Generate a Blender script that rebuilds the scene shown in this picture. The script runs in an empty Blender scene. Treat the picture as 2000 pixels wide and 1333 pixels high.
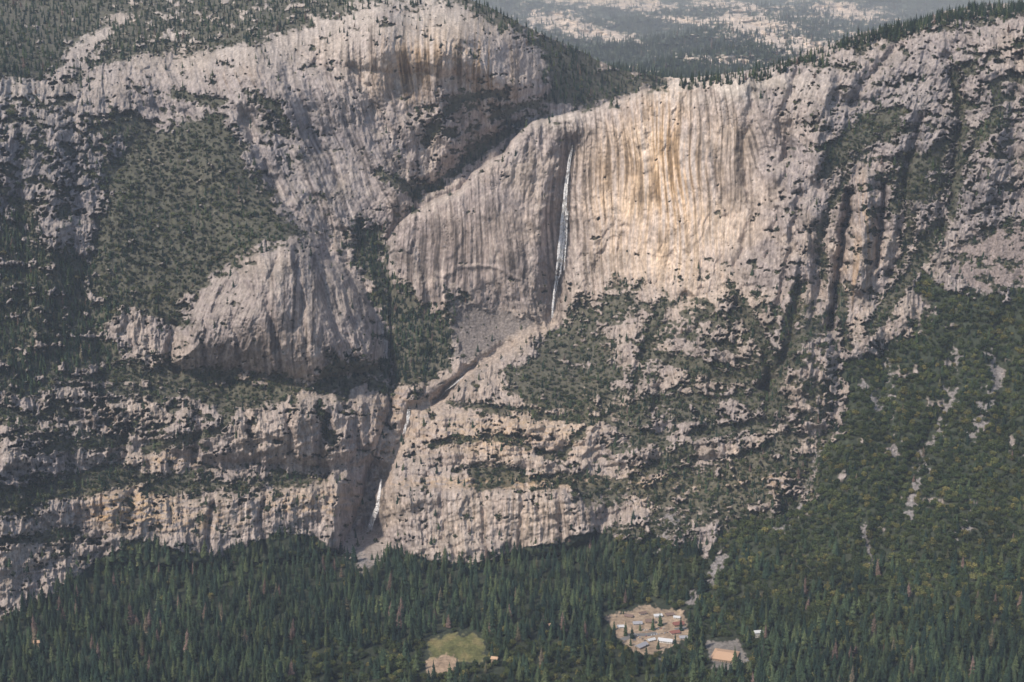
import bpy, numpy as np, math, random
from mathutils import Vector
rng=np.random.default_rng(7); random.seed(7)
F=2578.0; CX=1000.0; CY=666.5; P=math.radians(10.3); cp,sp=math.cos(P),math.sin(P); CAMZ=1000.0
def unproj(u,v,Y):
    x=(u-CX)/F; q=(CY-v)/F
    dy=cp+q*sp; dz=-sp+q*cp
    t=Y/dy
    return x*t, Y+0*x, CAMZ+dz*t
def floorY(v):
    q=(CY-v)/F
    r=(-sp+q*cp)/(cp+q*sp)
    return np.where(r<-0.02, CAMZ/np.maximum(-r,0.02), 1e5)
# ---------------- noise
_p=rng.permutation(256); _p=np.concatenate([_p,_p,_p])
_a=rng.random(256)*2*np.pi; _gx=np.cos(_a).astype(np.float32); _gy=np.sin(_a).astype(np.float32)
def pn(x,y,seed=0):
    x=np.asarray(x,np.float32)+seed*17.31; y=np.asarray(y,np.float32)+seed*9.77
    xi=np.floor(x).astype(np.int32); yi=np.floor(y).astype(np.int32)
    xf=x-xi; yf=y-yi
    u=xf*xf*xf*(xf*(xf*6-15)+10); w=yf*yf*yf*(yf*(yf*6-15)+10)
    xi&=255; yi&=255
    def g(ix,iy,fx,fy):
        h=_p[_p[ix]+iy]&255
        return _gx[h]*fx+_gy[h]*fy
    x1=(xi+1)&255; y1=(yi+1)&255
    a=g(xi,yi,xf,yf); b=g(x1,yi,xf-1,yf); c=g(xi,y1,xf,yf-1); d=g(x1,y1,xf-1,yf-1)
    return ((a+(b-a)*u)+((c+(d-c)*u)-(a+(b-a)*u))*w)*1.5
def fbm(x,y,o=3,seed=0,g=0.5):
    r=0; a=1; t=0
    for i in range(o):
        r=r+a*pn(x*2**i,y*2**i,seed+i*3); t+=a; a*=g
    return r/t
def rid(x,y,o=2,seed=0):
    r=0;a=1;t=0
    for i in range(o):
        r=r+a*(1-2*np.abs(pn(x*2**i,y*2**i,seed+i*5))); t+=a; a*=0.5
    return r/t
def ss(a,b,x):
    t=np.clip((x-a)/(b-a),0,1); return t*t*(3-2*t)
def quant(h,st,lo=.3,hi=.7):
    f=np.floor(h/st); r=h/st-f
    return st*(f+ss(lo,hi,r))
# ---------------- grids
U0,U1,V0,V1=-170,2170,-70,1430
ST=1.4
us=np.arange(U0,U1+.1,ST,dtype=np.float32); vs=np.arange(V0,V1+.1,ST,dtype=np.float32)
NU,NV=len(us),len(vs)
Ug,Vg=np.meshgrid(us,vs)
CS=5.0
cu=np.arange(U0,U1+CS*2,CS,dtype=np.float32); cv=np.arange(V0,V1+CS*2,CS,dtype=np.float32)
Uc,Vc=np.meshgrid(cu,cv)
def up(A):
    fu=(us-U0)/CS; fv=(vs-V0)/CS
    iu=np.minimum(fu.astype(int),A.shape[1]-2); iv=np.minimum(fv.astype(int),A.shape[0]-2)
    wu=(fu-iu)[None,:]; wv=(fv-iv)[:,None]
    a=A[iv][:,iu]; b=A[iv][:,iu+1]; c=A[iv+1][:,iu]; d=A[iv+1][:,iu+1]
    return ((a*(1-wu)+b*wu)*(1-wv)+(c*(1-wu)+d*wu)*wv).astype(np.float32)
def rbf(pts,k=15.0,smooth=4.0):
    p=np.array(pts,float); X=p[:,:2]; y=p[:,2]; m=y.mean()
    d=np.sqrt(((X[:,None]-X[None])**2).sum(-1)+k*k)
    n=len(X); A=np.zeros((n+3,n+3)); A[:n,:n]=-d+np.eye(n)*smooth
    Q=np.c_[np.ones(n),X/1000]; A[:n,n:]=Q; A[n:,:n]=Q.T
    w=np.linalg.solve(A,np.r_[y-m,0,0,0])
    R=np.full(Uc.shape,m)+w[n]+w[n+1]*Uc/1000+w[n+2]*Vc/1000
    for i in range(n): R=R-w[i]*np.sqrt((Uc-X[i,0])**2+(Vc-X[i,1])**2+k*k)
    return R.astype(np.float32)
def segd(p,closed,U=Uc,V=Vc):
    n=len(p); best=np.full(U.shape,1e9,np.float32)
    for i in range(n if closed else n-1):
        ax,ay=p[i]; bx,by=p[(i+1)%n]
        dx,dy=bx-ax,by-ay; L=dx*dx+dy*dy+1e-6
        t=np.clip(((U-ax)*dx+(V-ay)*dy)/L,0,1)
        best=np.minimum(best,(U-ax-t*dx)**2+(V-ay-t*dy)**2)
    return np.sqrt(best)
def sdf(p):  # positive inside
    d=segd(p,True); ins=np.zeros(Uc.shape,bool); n=len(p)
    for i in range(n):
        ax,ay=p[i]; bx,by=p[(i+1)%n]
        if ay==by: continue
        c=((ay>Vc)!=(by>Vc))&(Uc<(bx-ax)*(Vc-ay)/(by-ay)+ax)
        ins^=c
    return np.where(ins,d,-d)
def line(p,w,amp):
    xs=[q[0] for q in p]; ys=[q[1] for q in p]; R=3*w
    i0=max(0,int((min(xs)-R-U0)/ST)); i1=min(NU,int((max(xs)+R-U0)/ST)+1)
    j0=max(0,int((min(ys)-R-V0)/ST)); j1=min(NV,int((max(ys)+R-V0)/ST)+1)
    d=segd(p,False,Uw[j0:j1,i0:i1],Vw[j0:j1,i0:i1])
    return (slice(j0,j1),slice(i0,i1)), amp*np.exp(-(d/w)**2)
# ---------------- depth control points
shared=[(-170,1430,2040),(500,1430,2030),(1100,1430,2030),(1600,1430,2000),(2170,1430,1980),
(0,1333,2180),(500,1333,2180),(1000,1333,2180),(1500,1333,2170),(2000,1333,2120),
(600,1200,2500),(1000,1200,2490),(1400,1200,2470),(1700,1200,2390),(2000,1200,2300),(2170,1200,2280),
(-170,1200,2420),(0,1200,2480),(0,1100,2560),(0,950,2680),(-170,950,2600),(0,800,2850),(0,600,3050),(0,400,3200),(0,200,3380),(-170,400,3100),
(200,1100,2740),(200,960,2800),(200,900,2900),(200,700,3050),(200,500,3220),(200,300,3450),(200,180,3620),
(450,1090,2810),(450,970,2850),(450,930,2930),(450,820,2960),(450,760,3080),(600,1060,2870),(600,965,2890),(600,930,2970),(600,800,3010),
(450,600,3180),(560,600,3180),(650,650,3220),(560,480,3260),(400,450,3330),(450,330,3440),(350,250,3580),(300,230,3620),
(720,520,3470),(760,650,3350),(850,690,3330),(960,640,3430),(860,740,3260),
(730,930,3040),(720,1060,2950),(770,850,3130),(800,770,3180),(900,730,3230),(1000,680,3330),
(800,1060,2890),(800,960,2930),(800,900,3060),(900,955,2930),(900,920,3010),(1000,1080,2860),(1000,960,2890),(1000,935,2960),(1000,850,3050),(1100,960,2880),(1100,1070,2840),(1100,930,2950),(1200,1040,2800),(1200,980,2870),
(1070,650,3400),(1200,600,3330),(1050,780,3110),(1200,780,3070),(1350,700,3080),(1400,800,2990),(1300,560,3290),
(1300,1050,2750),(1400,1000,2790),(1500,950,2800),(1500,1100,2600),(1550,800,2930),(1650,900,2760),(1800,1000,2600),(2000,1000,2560),(2170,1000,2520),
(1550,700,3000),(1620,700,2960),(1700,700,2990),(1800,850,2790),(2000,850,2740),(1900,700,2950),(2170,700,2900),(1900,560,3080),(2000,600,3020),(1750,560,3120)]
bgp=[(0,140,3520),(0,60,4000),(0,0,4500),(-170,0,4500),(-170,140,3500),(0,-70,5200),(250,0,4500),(250,90,3900),(500,70,3900),(500,0,4400),(500,-70,5000),
(740,30,3850),(740,5,4050),(740,-70,4900),(500,130,3700),(520,250,3590),(540,360,3500),(640,460,3470),(620,300,3620),(700,420,3560),(700,250,3720),(800,150,3780),(850,250,3780),(780,370,3650),(900,60,3850),(950,120,3880),(1000,180,3960),
(690,480,3520),(760,440,3600),(850,350,3760),(950,280,3900),(1050,210,4050),(1060,150,4120),(1000,60,4150),(1100,110,4400),(1200,150,4600),(1300,160,4800),(1150,190,4350),(1250,180,4600),(1000,-70,5200),(1800,0,5400),(1500,100,5000),(1000,500,3600),(1200,400,3900)]
fgp=[(800,550,3440),(760,500,3470),(850,420,3470),(900,480,3440),(1000,310,3520),(1090,240,3570),(1000,500,3430),(1040,590,3430),(950,380,3470),
(1110,290,3600),(1100,450,3560),(1085,560,3500),(1150,300,3540),(1150,500,3490),(1200,250,3500),(1200,500,3440),(1330,180,3440),(1330,330,3380),(1330,500,3320),(1450,160,3390),(1450,400,3300),(1450,550,3200),
(1520,300,3330),(1580,300,3260),(1600,130,3400),(1580,450,3190),(1590,600,3080),(1680,250,3300),(1690,450,3190),(1700,600,3090),(1780,350,3240),(1900,350,3190),(2000,400,3140),(2170,400,3080),(1800,200,3330),(1900,150,3330),(2000,200,3270),(1750,70,3480),(1850,40,3480),(2000,20,3460),(2170,0,3420),(1500,145,3430),(2000,-70,3900),(1500,0,3800)]
Dbg=rbf(shared+bgp); Dfg=rbf(shared+fgp)
wallpoly=[(745,520),(752,480),(778,440),(800,418),(850,392),(900,372),(920,340),(980,300),(1010,265),(1040,235),(1100,226),(1150,214),(1200,198),(1260,178),(1320,158),(1400,150),(1500,134),(1600,95),(1680,68),(1750,55),(1850,25),(1920,15),(2000,10),(2300,-10),(2300,1600),(500,1600),(760,800),(760,560)]
sdw=up(sdf(wallpoly))
Wn=fbm(Ug/40,Vg/40,4,3)
Uw=Ug+9*fbm(Ug/30,Vg/30,3,11); Vw=Vg+9*fbm(Ug/30,Vg/30,3,23)
sdwn=sdw+7*Wn
m=ss(-1.5,1.5,sdwn)
shape=up(Dfg)+28*np.exp(-np.maximum(sdwn,0)/14)
D=up(Dbg)*(1-m)+shape*m
del shape
def block(poly,A,w,nz=14):
    global D
    s=up(sdf(poly))+nz*Wn
    D=D-A*(1-np.exp(-np.maximum(s,0)/w))
dome=[(560,468),(620,485),(680,530),(725,600),(752,680),(745,722),(600,745),(480,722),(330,720),(350,640),(400,560),(450,520),(510,485)]
block(dome,145,36,8)
block([(200,960),(330,975),(450,968),(600,940),(655,925),(672,960),(660,1075),(520,1110),(200,1110)],60,11)
block([(770,950),(900,945),(1000,948),(1110,955),(1180,985),(1160,1060),(1000,1110),(850,1110),(765,1080)],50,11)
block([(620,770),(740,770),(760,840),(740,900),(640,915),(420,900),(300,880),(330,800)],46,15)
block([(1500,330),(1560,300),(1620,420),(1600,560),(1640,700),(1610,840),(1540,840),(1440,700),(1480,520)],65,35)
block([(1720,180),(1830,150),(1850,280),(1830,420),(1740,520),(1730,380)],45,30)
block([(600,60),(760,25),(880,60),(980,120),(1060,170),(1000,200),(900,150),(760,140),(640,130)],45,25)
block([(380,640),(470,520),(560,480),(600,560),(560,700),(480,715)],28,40)
block([(930,390),(1050,300),(1075,420),(1060,560),(990,600),(960,480)],18,25)
block([(800,820),(940,790),(1050,810),(1130,870),(1000,890),(850,900)],26,14)
block([(820,870),(1000,880),(1120,900),(1110,925),(900,905),(830,915)],20,8)
block([(870,755),(960,735),(975,780),(880,800)],18,9)
block([(980,815),(1150,825),(1260,850),(1150,870),(1010,850)],18,8)
block([(1180,860),(1330,850),(1440,830),(1480,880),(1330,900),(1200,910)],28,12)
block([(1240,1000),(1420,1010),(1400,1060),(1200,1060)],22,10)
block([(0,820),(160,830),(230,860),(210,910),(100,910),(0,920)],36,14)
block([(1300,600),(1420,560),(1470,680),(1400,760),(1330,700)],30,26)
block([(1160,620),(1240,600),(1260,700),(1190,720)],18,18)
block([(1660,620),(1760,560),(1800,620),(1740,680),(1660,700)],28,20)
block([(1880,230),(1990,180),(2060,300),(1980,400),(1900,380)],35,24)
block([(1640,120),(1740,90),(1780,140),(1700,200),(1640,190)],30,20)
block([(420,130),(560,110),(620,200),(560,260),(460,210)],40,30)
block([(720,210),(830,230),(820,330),(760,330)],34,25)
block([(250,120),(420,110),(430,190),(330,220),(230,190)],35,25)
block([(780,745),(870,720),(900,735),(860,765),(790,790)],22,8,8)
block([(0,200),(120,190),(140,300),(60,380),(0,380)],20,30)
L=[([(1660,375),(1650,450),(1638,520),(1622,640)],8,70),([(1728,360),(1722,430),(1708,520)],7,50),([(1694,350),(1690,440),(1672,560)],15,-55),
([(1800,230),(1770,330),(1765,430),(1740,540)],9,38),([(1540,250),(1530,380),(1500,500)],10,26),([(1620,150),(1600,260),(1590,340)],14,-34),([(1660,200),(1690,160),(1760,90)],11,34),
([(1850,110),(1880,200),(1860,330),(1840,450)],11,38),([(1930,150),(1950,250),(1920,400)],16,-34),([(1250,195),(1240,300),(1270,400),(1300,480)],20,-22),([(1560,380),(1545,480),(1520,600)],9,26),([(1590,480),(1600,560),(1580,650)],8,22),
([(1380,170),(1390,300),(1420,420)],12,14),([(1470,180),(1450,300),(1470,420),(1440,520)],9,16),([(1560,140),(1520,240),(1540,300)],9,26),([(1990,120),(1980,250),(1990,380)],12,28),
([(1120,280),(1106,360),(1100,450),(1092,540),(1080,625)],16,36),([(1078,290),(1060,380),(1052,470),(1055,560)],22,-36),
([(1000,670),(900,730),(860,780),(800,800),(790,850),(765,900),(742,940)],10,32),([(925,718),(880,755),(850,785)],8,38),([(735,930),(722,1000),(718,1070)],26,85),([(668,940),(655,1000),(650,1070)],16,-45),
([(480,230),(520,330),(580,430),(640,480)],12,32),([(650,180),(720,280),(790,400)],24,-36),([(560,140),(600,240),(660,350)],14,28),([(580,300),(640,400),(690,460)],11,-26),([(690,130),(740,230),(800,300)],9,20),([(620,120),(680,240)],9,18),
([(810,390),(850,350),(950,285),(1050,225)],20,25),([(850,230),(880,290),(850,340)],18,-30),([(640,500),(700,540),(745,640),(765,740)],15,34),
([(340,640),(330,700),(350,725)],9,30),([(640,820),(620,880),(640,930)],9,34),([(540,500),(520,580),(540,680)],7,18),([(620,500),(640,600),(690,700)],8,18),([(440,560),(400,640),(400,710)],7,20),([(580,490),(590,600),(600,730)],6,12),([(660,530),(690,620),(720,700)],6,12),([(470,540),(450,620),(470,700)],6,12),
([(300,250),(180,400),(170,600),(210,720)],28,24),([(100,250),(110,500),(60,700)],28,-16),([(40,230),(30,350),(50,450)],12,16),([(150,220),(140,320),(160,420)],12,14),
([(1440,600),(1500,680),(1500,780)],12,34),([(1640,650),(1640,800),(1590,900),(1540,1000)],18,30),([(1380,620),(1300,720),(1280,800)],11,24),([(1560,560),(1540,680),(1500,760)],11,34),([(1580,640),(1570,760)],12,-30),([(1340,580),(1260,680),(1240,760)],9,18),
([(850,560),(880,610)],14,-25),([(790,470),(830,580)],12,-12),([(1160,470),(1130,570)],18,-20),([(850,540),(900,522),(960,520),(1040,560)],5,-5),
([(1730,640),(1720,760),(1750,900)],14,18),([(1860,650),(1850,780),(1780,920),(1700,1060)],16,26),([(1950,640),(1960,850)],16,22),
([(520,960),(510,1020),(520,1080)],7,26),([(420,970),(400,1080)],6,20),([(860,960),(870,1060)],6,16),([(940,960),(950,1080)],5,14),([(1020,960),(1015,1080)],5,14),([(1090,965),(1100,1070)],7,20),([(1160,985),(1170,1060)],6,16),
([(480,800),(500,900)],7,24),([(390,800),(380,900)],7,24),([(560,800),(570,900)],7,20),([(250,820),(240,900)],7,24),([(690,790),(700,880)],6,18)]
for p,w,a in L:
    s,f=line(p,w,a); D[s]+=f
fl=floorY(Vg).astype(np.float32)
def blobs(lst,base=0.0):
    R=np.full(Uc.shape,base,np.float32)
    for (x,y,rx,ry,val) in lst:
        g=np.exp(-((Uc-x)/rx)**2-((Vc-y)/ry)**2); R+=(val)*g
    return up(R)
smoothm=np.clip(blobs([(900,480,130,120,.9),(570,620,150,110,.8),(1250,350,150,200,.9),(1430,300,90,170,.75),(850,790,140,50,.45),(980,420,80,120,.6),(640,330,140,130,.62),(800,110,180,80,.6),(1000,1020,180,60,.6),(450,1020,180,50,.5),(1700,350,250,200,.25),(500,180,120,60,.3),(100,300,150,120,.2),(1450,480,100,80,.3)]),0,.88)
talus=[(1855,480),(1900,448),(2010,425),(2200,420),(2200,560),(2000,565),(1900,575),(1845,530)]
scree=[(885,590),(930,598),(1060,628),(1062,645),(990,685),(940,722),(900,700),(880,650)]
n1=fbm(Ug/26,Vg/20,3,31); n2=fbm(Ug/70,Vg/26,3,41); n3=fbm(Ug/9,Vg/8,2,51); n4=fbm(Ug/55,Vg/50,4,57)
sd_tal=np.maximum(up(sdf(talus))-10,up(sdf(scree)))
streaksL=[[(1870,690),(1855,790),(1800,900),(1775,1010)],[(1935,690),(1950,740),(1900,850)],[(1730,680),(1742,780),(1750,890)],[(1410,1085),(1375,1150),(1350,1180)],[(1690,1030),(1700,1110)],[(1680,740),(1720,800)],[(1900,1000),(1870,1060)],[(1600,880),(1570,980),(1530,1040)],[(1310,1010),(1290,1070)],[(700,1070),(712,1110)]]
wid=[7,8,3,8,5,3,3,3,5,8]
tst=np.full((NV,NU),-99,np.float32)
for p,w in zip(streaksL,wid):
    tst=np.maximum(tst,up(w-segd(p,False)))
talm=np.maximum(ss(-8,8,sd_tal+22*n1+10*n3),ss(-2,4,tst+22*n3+16*n1+12*n4))
# ---------------- vegetation
VP=[([(230,215),(300,240),(370,235),(445,228),(470,280),(490,330),(530,370),(560,420),(600,465),(560,472),(500,490),(440,530),(400,560),(365,590),(345,640),(250,610),(190,590),(165,560),(175,470),(200,400),(190,330),(240,290),(200,250)],.86,'b'),
([(-200,380),(60,420),(100,480),(170,500),(180,580),(240,610),(210,640),(220,690),(150,740),(60,780),(-200,760)],.72,'c'),
([(215,690),(330,715),(420,718),(560,742),(640,742),(740,725),(765,765),(680,768),(600,775),(520,790),(430,805),(400,775),(300,765),(180,745)],.82,'b'),
([(-200,790),(170,790),(160,840),(-200,860)],.6,'b'),
([(-200,960),(0,945),(120,920),(240,900),(300,930),(420,930),(560,920),(640,935),(560,955),(430,965),(330,970),(240,955),(120,985),(30,1010),(-200,1040)],.84,'b'),
([(690,440),(760,430),(800,405),(745,470),(752,520),(800,575),(850,608),(868,560),(905,590),(915,620),(885,660),(890,690),(860,742),(800,757),(770,745),(757,690),(745,640),(730,580),(705,530),(680,480)],.90,'c'),
([(800,370),(850,345),(900,310),(950,270),(1050,212),(1062,232),(1000,260),(960,290),(920,322),(870,362),(810,392)],.85,'c'),
([(985,730),(1060,650),(1120,590),(1200,560),(1262,545),(1250,590),(1190,640),(1200,700),(1260,760),(1230,800),(1150,812),(1060,800),(975,775)],.66,'b'),
([(990,730),(1060,700),(1130,740),(1130,790),(1090,812),(1000,780)],.85,'b'),
([(1240,770),(1400,785),(1410,825),(1300,830),(1150,815)],.7,'b'),
([(895,915),(980,905),(1050,925),(1130,935),(1230,935),(1330,912),(1420,910),(1500,850),(1570,860),(1560,930),(1480,965),(1430,1010),(1300,995),(1200,970),(1120,982),(1110,952),(1040,950),(940,952)],.72,'b'),
([(1150,1040),(1300,990),(1480,960),(1600,840),(1640,850),(1560,1000),(1420,1060),(1300,1060)],.60,'b'),
([(895,918),(980,908),(1050,928),(1040,950),(940,952)],.85,'b'),([(1120,940),(1200,942),(1210,975),(1140,985)],.85,'b'),
([(640,690),(700,700),(760,700),(765,740),(620,745)],.7,'c'),
([(-200,1260),(0,1215),(100,1165),(200,1090),(270,1052),(330,1070),(420,1090),(500,1060),(540,1040),(600,1045),(640,1065),(690,1095),(705,1120),(740,1095),(760,1072),(830,1092),(930,1105),(1010,1075),(1100,1060),(1160,1035),(1240,1058),(1300,1048),(1330,1078),(1400,1070),(1440,1025),(1520,1010),(1590,960),(1600,880),(1645,830),(1650,760),(1630,700),(1700,690),(1790,640),(1830,600),(1790,540),(1900,575),(2000,570),(2300,570),(2300,1600),(-200,1600)],.97,'f'),
([(-200,-100),(300,-100),(260,10),(130,110),(100,155),(-200,150)],.8,'c'),
([(300,-100),(900,-100),(900,8),(700,14),(600,60),(480,90),(300,110),(150,145),(250,20)],.64,'c'),
([(890,-60),(960,10),(1040,55),(1130,95),(1200,130),(1350,150),(1320,160),(1260,178),(1200,198),(1130,212),(1060,212),(1075,165),(1062,110),(1000,60),(900,10)],.97,'c'),
([(1320,150),(1500,130),(1600,92),(1750,48),(1850,10),(2000,-20),(2300,-30),(2300,40),(2000,45),(1850,62),(1700,100),(1560,128),(1400,152)],.55,'c'),
([(1640,235),(1750,210),(1790,240),(1700,290),(1640,330),(1610,310)],.66,'b'),([(1730,320),(1830,280),(1850,380),(1780,400),(1740,380)],.68,'b'),
([(1850,110),(2000,60),(2200,60),(2200,250),(1950,260),(1880,200)],.48,'b'),
([(1240,600),(1420,560),(1600,600),(1640,700),(1640,860),(1450,850),(1280,800)],.50,'b'),
([(820,200),(900,180),(1000,200),(960,250),(880,290),(800,260)],.45,'b'),
([(1830,590),(2000,570),(2200,560),(2200,680),(1950,690),(1850,650)],.7,'b'),
([(1900,440),(2100,380),(2100,540),(1930,560)],.5,'b'),
([(100,760),(300,770),(420,800),(380,860),(230,900),(60,880)],.48,'b'),
([(-200,160),(230,220),(230,290),(180,380),(100,460),(-200,380)],.47,'b'),
([(420,170),(520,180),(600,300),(560,360),(480,240)],.4,'b'),
([(0,1050),(180,1010),(260,1050),(180,1090),(60,1140)],.38,'b')]
veg=np.zeros((NV,NU),np.float32)
conif=np.zeros((NV,NU),np.float32)
sdforest=None
for poly,d,k in VP:
    s=up(sdf(poly))
    if k=='f': s=s+(34*n4+16*n1+6*n3)*ss(900,1500,Ug)+(10*n1+5*n3); sdforest=s; e=ss(-4,4,s); dens=1.0
    else:
        e=ss(-12,18,s+34*n1+28*n4+16*n3)
        thr=(0.5-d)*1.7
        dens=ss(thr-.14,thr+.14,-(0.6*n2+.8*n1+.6*n3))
    veg=np.maximum(veg,e*dens)
    if k=='c': conif=np.maximum(conif,e)
# vegetated ramps, cracks and ledges
VL=[([(1610,340),(1650,280),(1760,220)],12),([(1750,400),(1800,320),(1845,285)],12),([(1470,790),(1540,680),(1620,620)],12),([(1700,640),(1760,560),(1800,500),(1835,440)],14),([(1640,560),(1655,680)],9),([(1880,310),(1950,220)],9),([(830,275),(900,190),(990,180)],9),
([(480,180),(540,210),(560,260)],9),([(340,185),(430,200)],8),([(735,335),(800,370)],9),([(280,880),(430,840),(455,800)],9),([(620,790),(650,870)],8),([(1050,812),(1180,822),(1300,868)],9),([(1100,890),(1145,830)],8),([(1360,845),(1490,830)],13),([(1240,935),(1340,880)],11),([(850,865),(980,855),(1080,890)],7),
([(800,770),(960,800),(1050,800)],6),([(1560,560),(1530,700),(1500,800)],9),([(1430,560),(1500,690)],8),([(1300,580),(1250,700)],8),([(1860,130),(1880,250),(1860,420)],8),([(60,880),(240,860)],8),([(0,1060),(150,1040)],8),([(200,760),(420,770)],9),([(1300,700),(1420,740),(1500,720)],10),([(1200,880),(1320,840)],8),([(960,230),(1050,200)],8),([(1650,350),(1600,450),(1610,540)],7),([(1780,420),(1760,520)],9)]
vl=np.zeros((NV,NU),np.float32)
for p,w in VL: vl=np.maximum(vl,ss(-5,5,up(w-segd(p,False))+14*n1+12*n3+8*n4))
veg=np.maximum(veg,vl)
reg=np.clip(blobs([(100,300,200,200,.25),(1750,300,250,220,.34),(1400,720,250,150,.33),(150,820,250,100,.35),(1400,940,200,100,.38),(570,620,150,110,-.35),(900,480,130,90,-.6),(1250,320,160,180,-.7),(1430,250,90,140,-.35),(640,330,120,120,-.15),(800,110,150,60,-.15),(850,260,120,60,.25),(950,820,160,60,.15),(1950,300,150,200,.22),(620,860,120,60,.15),(350,1010,300,60,.1),(1000,1020,150,50,-.2)],.34),0,1)
val=-(0.75*n2+0.7*n1+0.6*n3)
sp_=ss(.61-reg*.75,.77-reg*.75,val)
veg=np.maximum(veg,sp_*.95)
opn=ss(.25,.55,n4+.5*n1)*ss(1450,1650,Ug)*ss(1150,1000,Vg)*ss(540,620,Vg)
clear=[( [(1185,1205),(1225,1195),(1262,1183),(1335,1195),(1350,1240),(1310,1262),(1270,1282),(1235,1275),(1205,1245)],0),([(830,1252),(880,1240),(925,1238),(952,1268),(938,1296),(890,1290),(840,1290)],1),([(832,1288),(888,1278),(892,1300),(880,1316),(835,1320)],0),([(1375,1256),(1440,1250),(1465,1300),(1395,1308)],0)]
sdc=[up(sdf(p)) for p,_ in clear]
clr=np.maximum.reduce([ss(-3,2,s+9*n3+6*n1) for s in sdc])
clrA=np.maximum.reduce([ss(-14,2,s+9*n3) for s in sdc])
veg*= (1-clr)*(1-talm*.85)*(1-opn*.8)
veg=np.maximum(veg,ss(-5,5,up(sdf(talus)))*ss(.1,.25,val)*.8)
stream=[(1075,630),(1000,672),(900,730),(860,780),(800,800),(790,850),(765,900),(742,940)]
sds=up(segd(stream,False)); veg*=ss(8,20,sds+8*n3)
fallp=[(1118,285),(1106,360),(1100,450),(1092,540),(1078,625)]
veg*=ss(10,30,up(segd(fallp,False)))
# ---------------- relief
wx=20*fbm(Ug/170,Vg/260,2,61); wy=14*fbm(Ug/110,Vg/90,2,63)
wl=np.clip(blobs([(620,300,200,170,1.2),(680,600,60,120,1.),(330,180,150,80,.7),(1480,300,70,130,.5),(1300,720,120,100,.6)]),0,1)
wr=np.clip(blobs([(1700,180,200,130,1.),(430,620,90,110,1.),(1950,300,120,200,.7),(1500,650,90,130,.8),(100,350,120,150,.7),(1150,850,150,60,.6)]),0,1)
w0=np.clip(1-wl-wr,0,1); tot=w0+wl+wr; w0/=tot; wl/=tot; wr/=tot
w0=ss(.3,.7,w0); wl=ss(.3,.7,wl); wr=ss(.3,.7,wr); tot=w0+wl+wr+1e-3; w0/=tot; wl/=tot; wr/=tot
rough=1-smoothm
BIG=0;R2=0;R3=0;STK=0;STK2=0;BLK=0
for wgt,th,sd_ in ((w0,.02,0),(wl,math.radians(19),400),(wr,math.radians(-18),800)):
    c_,s__=math.cos(th),math.sin(th)
    a=(Ug+wx)*c_-(Vg+wy)*s__; b_=(Ug)*s__+(Vg)*c_
    BIG=BIG+wgt*rid(a/95,b_/360,2,71+sd_)
    R2=R2+wgt*rid(a/33,b_/150,2,81+sd_)
    R3=R3+wgt*rid(a/11,b_/70,2,91+sd_)
    STK=STK+wgt*fbm(a/7,b_/190,3,171+sd_)
    STK2=STK2+wgt*fbm(a/3.2,b_/60,2,181+sd_)
    BLK=BLK+wgt*fbm(a/12,b_/24,5,111+sd_,.7)
hard=1-0.72*ss(.2,.8,veg)
gl=fbm(Ug/75,Vg/75,3,75)
R=-quant(27*BIG+16*gl,12,.2,.65)*(0.30+.70*rough)
R-=quant(11*R2+5*n1,5,.3,.65)*(.14+.86*rough)
R-=quant(4.4*R3+1.5*n3,2.2,.3,.65)*(.20+.80*rough)
lg=fbm((Ug+wx)/90+Vg*.006,(Vg+.22*Ug*(1-2*wl)+10*n1)/22,2,101)
ben=.20+.95*ss(740,820,Vg)
R+=8*np.sign(lg)*np.abs(lg)**.5*(.03+.97*rough)*ben
R+=9*BLK*(.16+.84*rough)
f1=pn(Ug/4.2,Vg/7.5,121); R+=1.7*f1*(.3+.7*rough)
j1=1-np.abs(fbm((Ug+.5*Vg)/95,(Vg-.4*Ug)/60,5,501,.6)); j2=1-np.abs(fbm((Ug-.35*Vg)/45,(Vg+.2*Ug)/150,5,511,.6))
jt=np.maximum(ss(.975,.998,j1),ss(.97,.998,j2))*ss(-.05,.3,fbm(Ug/60,Vg/60,2,531))
R+=2.2*jt
R*=hard
R=R*(1-talm*.7)+talm*2.0*fbm(Ug/5,Vg/4,2,131)
nearr=ss(1,12,np.abs(sdwn)); R*=(.4+.6*nearr)
sf=ss(-30,40,sdforest)
R=R*(1-.6*sf)
D=D+R
D=np.where(D>fl,fl,D)
X,Y,Z=unproj(Ug,Vg,D)
def normals(X,Y,Z):
    du=[np.gradient(a,axis=1) for a in (X,Y,Z)]; dv=[np.gradient(a,axis=0) for a in (X,Y,Z)]
    nx=du[1]*dv[2]-du[2]*dv[1]; ny=du[2]*dv[0]-du[0]*dv[2]; nz=du[0]*dv[1]-du[1]*dv[0]
    l=np.sqrt(nx*nx+ny*ny+nz*nz)+1e-9
    return nx/l,ny/l,nz/l
nx,ny,nz=normals(X,Y,Z); 
if nz.mean()<0: nz=-nz
flat=ss(.45,.8,nz)
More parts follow.
